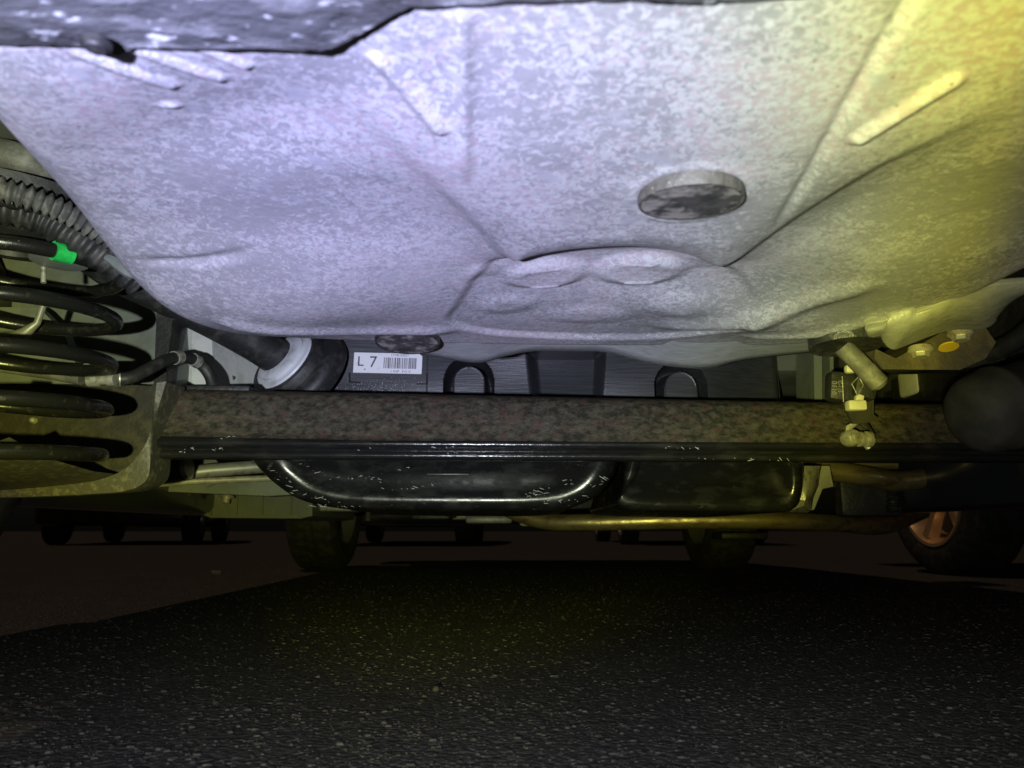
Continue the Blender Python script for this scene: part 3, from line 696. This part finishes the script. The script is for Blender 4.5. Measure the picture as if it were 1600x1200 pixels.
# --- right side: stamped shield, bolts, bracket
tp = cr([(a, b, c) for a, b, c in [(1353,512,.605),(1357,505,.605),(1384,500,.60),(1392,489,.595),(1424,481,.588),(1434,487,.588),(1480,470,.575),(1530,450,.56),(1600,441,.55),(1680,441,.54)]], 5)
bt = cr([(a, b, c) for a, b, c in [(1356,526,.615),(1362,528,.615),(1376,526,.615),(1383,538,.625),(1396,546,.63),(1416,540,.63),(1480,517,.625),(1540,513,.62),(1562,492,.61),(1570,462,.60)]], 5)
rows = []
for k in range(9):
    f = k/8; bl = math.sin(f*math.pi)*.010
    rows.append([P(a.x+(b.x-a.x)*f, a.y+(b.y-a.y)*f, a.z+(b.z-a.z)*f-bl) for a, b in zip(tp, bt)])
rows = [[v+Vector((0,.001,.003)) for v in rows[0]]] + rows
rimt = rows[1]
sh = MB().sheet(rows, (0, .0022, .002)).build('heat_shield', 'shield', car, 'pale stamped steel heat shield bracket with curved edge', 45)
poly = [(1368,545),(1400,560),(1470,520),(1540,512),(1556,535),(1540,560),(1500,578),(1380,577),(1366,560)]
MB().prism([P(a, b, .690) for a, b in poly], (0, .06, .01)).build('hanger_bracket', 'bracket_rust', car, 'brown stained hanger bracket under the heat shield')
MB().tube([v+Vector((0,-.0006,0)) for v in rimt], .0013, 6).build('rolled_edge', 'shield', sh)
def hexbolt(px, py, Yd, s_, name='flange_bolt', par=None, label=None, axis=(-.06,-.10,-1)):
    b = MB(); o = P(px, py, Yd); a = Vector(axis).normalized()
    b.lathe([(.0,-.002),(s_*1.5,-.002),(s_*1.55,.0015),(s_*1.15,.004)], o, a, 24); b.lathe([(s_*1.02,.002),(s_*1.02,s_*.95),(s_*.9,s_*1.08),(0,s_*1.08)], o, a, 6)
    return b.build(name, 'bolt', par or car, label, 25)
hexbolt(1438, 546, .665, .0070, par=sh, label='lower zinc hex bolt under the heat shield'); hexbolt(1500, 520, .655, .0072, par=sh, label='upper zinc hex bolt under the heat shield')
b = MB(); b.lathe([(.0,0),(.012,0),(.012,.0012),(0,.0012)], P(1482,541,.675), (-.1,-.24,-1), 20, (.8,.7)); b.build('paint_mark', 'amber', sh, 'amber paint mark beside the upper bolt')
MB().rbox(P(1447,596,1.30), (.074,.06,.055), .008, (0,0,.05)).build('body_boss', 'rail_white', car, 'pale square body boss above the beam')
MB().prism([P(a, b, .90) for a, b in ((1372,562),(1560,556),(1590,566),(1500,576),(1380,578))], (0,.03,.0)).build('cross_bracket', 'dark_steel', car)
for (x0, x1, m_) in ((1271,1284,'rail'),(1296,1302,'rail'),(1310,1330,'dark_steel')):
    MB().prism([P(x0,520,1.22), P(x1,520,1.22), P(x1+1,650,1.22), P(x0+2,650,1.22)], (0,.08,0)).build('body_rib', m_, car)
# breather tube through the black plug
a0, a1, a2 = P(1316,541,.655), P(1352,577,.655), P(1378,604,.655)
MB().tube([a0, a1], .0088, 20).tube([a1, a1+(a2-a1)*.85, a2], [.0092,.0088,.0055], 20).build('breather_tube', 'hose', car, 'short grey breather tube hanging from the black plug', 30)
# level sensor on the beam
sn = MB(); sn.rbox(P(1318,606,.86), (.040,.022,.036), .006, (0,.12,0)).rbox(P(1347,603,.855), (.026,.03,.034), .004, (0,.3,0)); 
sn = sn.build('level_sensor', 'dark_steel', car, 'black level sensor with moulded marks on a bracket')
b = MB()
for i, (tx_, x, y) in enumerate((('0110', 1303, 606), ('C-115', 1312, 604))):
    b.text(tx_, .0085 if i == 0 else .0058, Matrix.Translation(P(x, y, .8475)) @ Euler((R(90), R(96), 0)).to_matrix().to_4x4(), .0006)
b.tube([P(1316,588,.847), P(1318,628,.847)], .0006, 6).tube([P(1342,588,.838), P(1349,602,.838), P(1340,618,.838), P(1331,600,.838), P(1342,588,.838)], .0007, 6)
b.build('moulded_marking', 'zinc', sn, 'raised moulded marks on the sensor face')
b = MB(); b.rbox(P(1337,634,.842), (.021,.014,.012), .0025).rbox(P(1342,622,.845), (.009,.008,.016), .0015, (0,.3,0)); b.build('cream_clip', 'cream_plastic', sn, 'cream plastic clip on the sensor'); MB().rbox(P(1328,577,.845), (.012,.01,.010), .003).build('cream_peg', 'cream_plastic', sn)
b = MB(); b.prism([P(a, c, .862) for a, c in ((1316,626),(1362,612),(1364,650),(1372,655),(1352,662),(1332,662))], (0,.004,0)); b.tube([P(1364,612,.858), P(1364,648,.858), P(1370,653,.858)], .0011, 6); b.build('sensor_bracket', 'muffler', sn)
b = MB(); c_ = P(1329,684,.87); b.lathe([(.0,-.013),(.006,-.0125),(.0095,-.009),(.0105,-.004),(.0105,.004),(.008,.008),(.008,.012)], c_, (1,.35,.05), 20) if False else b.lathe([(0,-.0105),(.004,-.0105),(.0045,-.0095),(.008,-.0085),(.0105,-.004),(.0108,.003),(.009,.008),(.0,.010)], c_, (-.35,1,0), 20)
b.tube([P(1338,660,.866), P(1326,668,.868), P(1325,680,.87)], [.003,.0042,.005], 8).lathe([(.005,0),(.009,.001),(.009,.006),(.006,.007),(.006,.011),(.0095,.012),(.0095,.017),(.004,.018)], P(1340,686,.872), (1,.25,.02), 16)
b.tube([P(1350,690,.88), P(1358,700,.88)], .004, 8); b.build('link_ball_joint', 'zinc', sn, 'zinc ball joint hanging below the sensor')
MB().tube([P(1340,662,.865), P(1350,655,.87), P(1366,680,.88)], .0016, 6).build('link_rod', 'dark_steel', sn)
# muffler end on the right edge
a0, a1 = P(1528,648,.74), P(1800,560,.78); ax = (a1-a0).normalized()
mf = MB().lathe([(0,-.018),(.012,-.0178),(.024,-.016),(.032,-.011),(.037,-.003),(.0395,.008),(.0405,.022),(.042,.024),(.042,.030),(.0405,.032),(.0405,.3)], a0, ax, 36, (1,1.05)).build('exhaust_muffler', 'muffler', car, 'dull dark rounded exhaust muffler end at the right edge', 60)
MB().tube(cr([P(*p) for p in ((1720,440,.8),(1640,490,.82),(1590,530,.86),(1545,552,.90))], 6), .012, 14).build('exhaust_hanger', 'dark_steel', mf)

# --- exhaust and underbody further forward
MB().tube(cr([P(*p) for p in ((700,700,2.1),(770,780,2.05),(840,812,2.0),(920,816,1.95),(1060,813,1.9),(1200,813,1.88),(1300,817,1.9),(1380,822,2.0),(1440,800,2.2))], 8), .0215, 20).build('exhaust_pipe', 'pipe_torch_gold', car, 'stained exhaust pipe running below the tank, torch yellow painted into its colour')
MB().tube(cr([P(*p) for p in ((1270,730,1.45),(1310,737,1.45),(1360,745,1.45),(1405,752,1.47),(1480,740,1.5))], 6), [.020]*25, 18).build('exhaust_bend', 'pipe_torch_gold', car, 'stained exhaust bend right of the tank, torch yellow painted into its colour')
MB().tube(cr([P(*p) for p in ((1285,722,1.5),(1340,726,1.5),(1400,726,1.5))], 6), .010, 12).build('exhaust_clamp_rod', 'pipe_torch_gold', car)
rows = [[P(*p) for p in ((1256,728,1.24),(1270,728,1.25),(1282,728,1.26))], [P(*p) for p in ((1250,758,1.24),(1262,758,1.24),(1278,760,1.27))], [P(*p) for p in ((1232,778,1.25),(1258,782,1.24),(1270,780,1.28))], [P(*p) for p in ((1226,784,1.26),(1256,790,1.25),(1268,796,1.29))], [P(*p) for p in ((1200,800,1.30),(1230,800,1.27),(1262,801,1.3))]]
MB().sheet(rows, (0,.004,0)).build('tank_strap', 'zinc', car, 'grey green stamped tank strap right of the tank lobes')
MB().prism([P(a, b, 1.33) for a, b in ((1284,728),(1296,728),(1302,760),(1285,764),(1272,796),(1262,798),(1276,762))], (0,.03,0)).build('strap_bracket', 'shield', car)
b = bellows([P(1395,752,1.5), P(1395,800,1.5)], .008, .013, .0105); b.build('rubber_bellows', 'rubber', car)
MB().rbox(P(1355,778,1.6), (.13,.04,.08), .01).build('subframe_block', 'dark_steel', car)
MB().prism([P(a, b, 2.2) for a, b in ((1430,728),(1495,730),(1490,764),(1440,768))], (0,.2,0)).build('floor_boss', 'rail', car)
# left underbody: lines, bush, panel
MB().tube([P(190,760,1.3), P(300,752,1.3), P(400,748,1.35), P(500,744,1.4)], .006, 10).build('fuel_line', 'steel_warm', car)
MB().tube([P(215,748,1.25), P(330,735,1.28), P(420,728,1.32)], .012, 12).build('hand_brake_cable', 'steel_line', car)
MB().tube([P(240,735,1.22), P(290,731,1.22)], .018, 14).build('cable_sleeve', 'rubber', car)
MB().tube([P(289,731,1.22), P(296,730,1.22)], .020, 14).build('sleeve_band', 'zinc', car)
b = MB(); b.lathe([(.013,-.01),(.026,-.01),(.027,.01),(.013,.01)], P(322,738,1.35), (.3,-1,0), 24); b.build('pivot_bush', 'rubber', car); hexbolt(322, 738, 1.335, .009, 'bush_bolt', None, None, (.3,-1,-.1))
MB().prism([P(a, b, 1.6) for a, b in ((225,722),(480,716),(500,770),(420,775),(215,766))], (0,.05,0)).build('floor_rail', 'rail', car)
pn = MB(); pn.prism([P(a, b, 1.85) for a, b in ((304,770),(488,772),(488,806),(470,810),(330,809),(306,800))], (0,.5,.0)); pn = pn.build('under_cover', 'under_panel', car, 'olive grey ribbed under cover panel left of the tank')
for x in (330, 370, 410, 455): MB().rbox(P(x, 789, 1.847), (.004, .006, .05), .001).build('cover_rib', 'under_panel', pn)
b = MB(); o = P(355, 774, 1.80); b.lathe([(.0,0),(.016,0),(.018,.004),(.009,.006),(.008,.02),(0,.022)], o, (0,-.3,-1), 14); b.build('cover_screw', 'bolt', pn)
for i, (x0, x1, y0, y1, Yd, m_) in enumerate(((905,960,800,808,2.6,'dark_steel'),(500,560,786,800,2.0,'steel_line'),(700,760,800,812,2.9,'steel_warm'),(1120,1190,832,842,2.8,'dark_steel'),(812,872,798,822,2.3,'steel_warm'),(648,705,796,812,2.4,'dark_steel'),(730,800,806,818,2.5,'steel_line'))):
    MB().rbox(P((x0+x1)/2, (y0+y1)/2, Yd), (S(x1-x0, Yd), .15, S(y1-y0, Yd)), .008).build('crossmember_bracket', m_, car)

MB().rbox((.70, 1.62, .40), (.80, .04, .30), .01).build('rear_floor_panel', 'dark_steel', car)
# floor above everything, sills, front end: what shades the ground below
fl = MB(); fl.rbox((.04, 2.55, .47), (1.5, 2.5, .06), .02); fl.rbox((.04, .95, .62), (1.5, .8, .06), .02); fl.build('floor_pan', 'floor', car)
for s_, x in ((-1,-.80), (1,.88)):
    MB().rbox((x, 2.03, .45), (.12, 1.80, .50), .02).build('sill', 'paint_dark', car)
MB().rbox((.04, 3.86, .36), (1.66, .42, .34), .08, None, 4).build('front_bumper', 'paint_dark', car)
def shell(x0, y0, L, flip=1, wd=.86, base=.55):
    st = [(0,.62,.62),(.03,.80,.72),(.12,.95,.80),(.30,.99,.86),(.45,.99,.86),(.62,.98,.86),(.80,.90,.84),(.93,.80,.78),(1,.68,.6)]
    rows = []
    for f, h, w_ in st:
        w2 = wd*w_/.86; y = y0+L*f
        rows.append([Vector((x0-w2*.92, y, base)), Vector((x0-w2, y, base+.1)), Vector((x0-w2, y, h-.12)), Vector((x0-w2*.93, y, h)), Vector((x0, y, h+.03)), Vector((x0+w2*.93, y, h)), Vector((x0+w2, y, h-.12)), Vector((x0+w2, y, base+.1)), Vector((x0+w2*.92, y, base))])
    b = MB(); b.grid(rows, True); b.add(rows[0], [tuple(range(9))]); b.add(rows[-1], [tuple(range(9))]); return b
def house(x0, y0, L, wd=.86):
    rows = []
    for f, h, w_ in ((.08,.96,.78),(.17,1.42,.62),(.32,1.48,.62),(.5,1.46,.62),(.66,1.02,.76)):
        y = y0+L*f; rows.append([Vector((x0-wd*.86, y, .94)), Vector((x0-w_*wd/.86, y, h-.05)), Vector((x0-w_*wd/.86*.9, y, h)), Vector((x0+w_*wd/.86*.9, y, h)), Vector((x0+w_*wd/.86, y, h-.05)), Vector((x0+wd*.86, y, .94))])
    b = MB(); b.grid(rows, True); b.add(rows[0], [tuple(range(6))]); b.add(rows[-1], [tuple(range(6))]); return b
shell(.04, -.07, 4.15, base=.66).build('body_shell', 'paint_dark', car); house(.04, -.07, 4.15).build('cabin_glass', 'glass', car)

def tyre_mb(c, wd, ro, ri):
    b = MB(); h = wd/2
    b.lathe([(ri,-h*.8),(ri+.02,-h*.95),(ro*.82,-h*1.03),(ro*.93,-h*.96),(ro*.985,-h*.82),(ro,-h*.6),(ro*1.002,-h*.2),(ro*.99,-h*.19),(ro*.99,-h*.14),(ro*1.002,-h*.13),(ro*1.002,h*.13),(ro*.99,h*.14),(ro*.99,h*.19),(ro*1.002,h*.2),(ro,h*.6),(ro*.985,h*.82),(ro*.93,h*.96),(ro*.82,h*1.03),(ri+.02,h*.95),(ri,h*.8)], c, (1,0,0), 48, (1,1), False); return b
def rim_mb(c, wd, ri, out, spokes=5, phase=0.):
    b = MB(); h = wd/2*out; c = Vector(c)
    b.lathe([(ri*1.01,-h*.9),(ri*1.0,-h*.6),(ri*.90,-h*.4),(ri*.9,h*.5),(ri*.95,h*.75),(ri*1.02,h*.86),(ri*1.02,h*.94),(ri*.96,h*.92),(ri*.93,h*.80),(ri*.88,h*.5),(ri*.87,-h*.4),(ri*.97,-h*.9)], c, (1,0,0), 40, (1,1), False)
    b.lathe([(0,h*.62),(.03,h*.62),(.05,h*.56),(.062,h*.3),(.06,-h*.2),(0,-h*.2)], c, (1,0,0), 20)
    for k in range(spokes):
        a = phase+2*math.pi*k/spokes; u = Vector((0, math.cos(a), math.sin(a))); v = Vector((0,-math.sin(a), math.cos(a))); q = []
        for r0, hw, z0, z1 in ((.04,.030,.56,.2),(ri*.5,.020,.62,.3),(ri*.9,.027,.78,.4)):
            q.append([c+u*r0-v*hw+Vector((h*z1,0,0)), c+u*r0-v*hw*.7+Vector((h*z0,0,0)), c+u*r0+v*hw*.7+Vector((h*z0,0,0)), c+u*r0+v*hw+Vector((h*z1,0,0))])
        b.grid(q, True)
    return b
def wheel(par, c, wd=.20, ro=.305, ri=.20, out=-1, rm='rim_silver', phase=.3):
    t_ = tyre_mb(c, wd, ro, ri).build('wheel', 'tyre', par, None, 30); rim_mb(c, wd, ri, out, 5, phase).build('rim', rm, t_, None, 35)
    b = MB(); b.lathe([(0,-.01),(.13,-.01),(.135,.0),(.13,.01),(0,.01)], Vector(c)-Vector((.04*out,0,0)), (1,0,0), 32); b.build('brake_disc', 'dark_steel', t_); return t_
wheel(car, (-.83, .84, .305), out=-1); wheel(car, (.86, .84, .305), out=1)
wheel(car, (-.80, 3.22, .305), out=-1); wheel(car, (.88, 3.22, .305), out=1)
for x in (-.62, .70):
    b = MB(); b.tube([(x+(.42 if x < 0 else -.42), 3.15, .24), (x, 3.22, .22)], .022, 12).tube([(x, 3.22, .2), (x, 3.24, .45)], .028, 12); b.build('front_control_arm', 'dark_steel', car)
MB().rbox((.04, 3.1, .27), (.75, .45, .10), .02).build('front_subframe', 'dark_steel', car)
MB().rbox((.04, 3.35, .42), (.8, .6, .2), .04).build('engine_sump', 'dark_steel', car)

# ------------------------------------------------------------------ other cars in the lot
def other_car(loc, rz, paint, rim_, label, plate=False, name='parked_car', ph=.3, red=False):
    L = 4.2; root = empty(name, (0,0,0), 0, label, 'car', 'other cars standing in the parking lot')
    sh_ = shell(0, 0, L, base=.30); sh_.build('body_shell', paint, root); house(0, 0, L).build('cabin_glass', 'glass', root)
    for y in (.05, L-.05): MB().rbox((0, y+(.1 if y < 1 else -.1), .42), (1.64, .34, .40), .09, None, 4).build('bumper', paint, root)
    for y in (.75, L-.85):
        for s_ in (-1, 1): wheel(root, (s_*.77, y, .31), .21, .31, .205, s_, rim_, ph)
    for s_ in (-1, 1):
        MB().rbox((s_*.62, L-.10, .70), (.30, .16, .13), .04).build('headlight', 'lamp_clear', root); MB().rbox((s_*.66, .06, .74), (.24, .14, .16), .04).build('tail_light', 'lamp_red', root)
    if plate:
        b = MB(); b.mat(0).rbox((0, L+.03, .38), (.36, .012, .17), .004)
        b.mat(1)
        for k in range(6): b.rbox((-.13+.052*k, L+.038, .375), (.024, .006, .10), 0)
        b.build('number_plate', ['plate_white', 'ink_grey'], root, 'pale number plate')
    root.location = loc; root.rotation_euler.z = rz; return root
other_car((2.46, -.70+.2, 0), 0, 'paint_red', 'rim_bronze', 'red car parked alongside on the right with bronze spoked wheels', ph=-1.15)
other_car((-1.32, 12.2, 0), math.pi, 'paint_dark', 'rim_silver', 'dark car parked opposite with a pale number plate', plate=True)
other_car((2.2, 12.6, 0), math.pi, 'paint_dark', 'rim_silver', 'dark car parked opposite farther right beyond the exhaust pipe')
other_car((-4.6, 8.6, 0), .25, 'paint_dark', 'rim_silver', 'dark car at far left with a pale curved wheel')
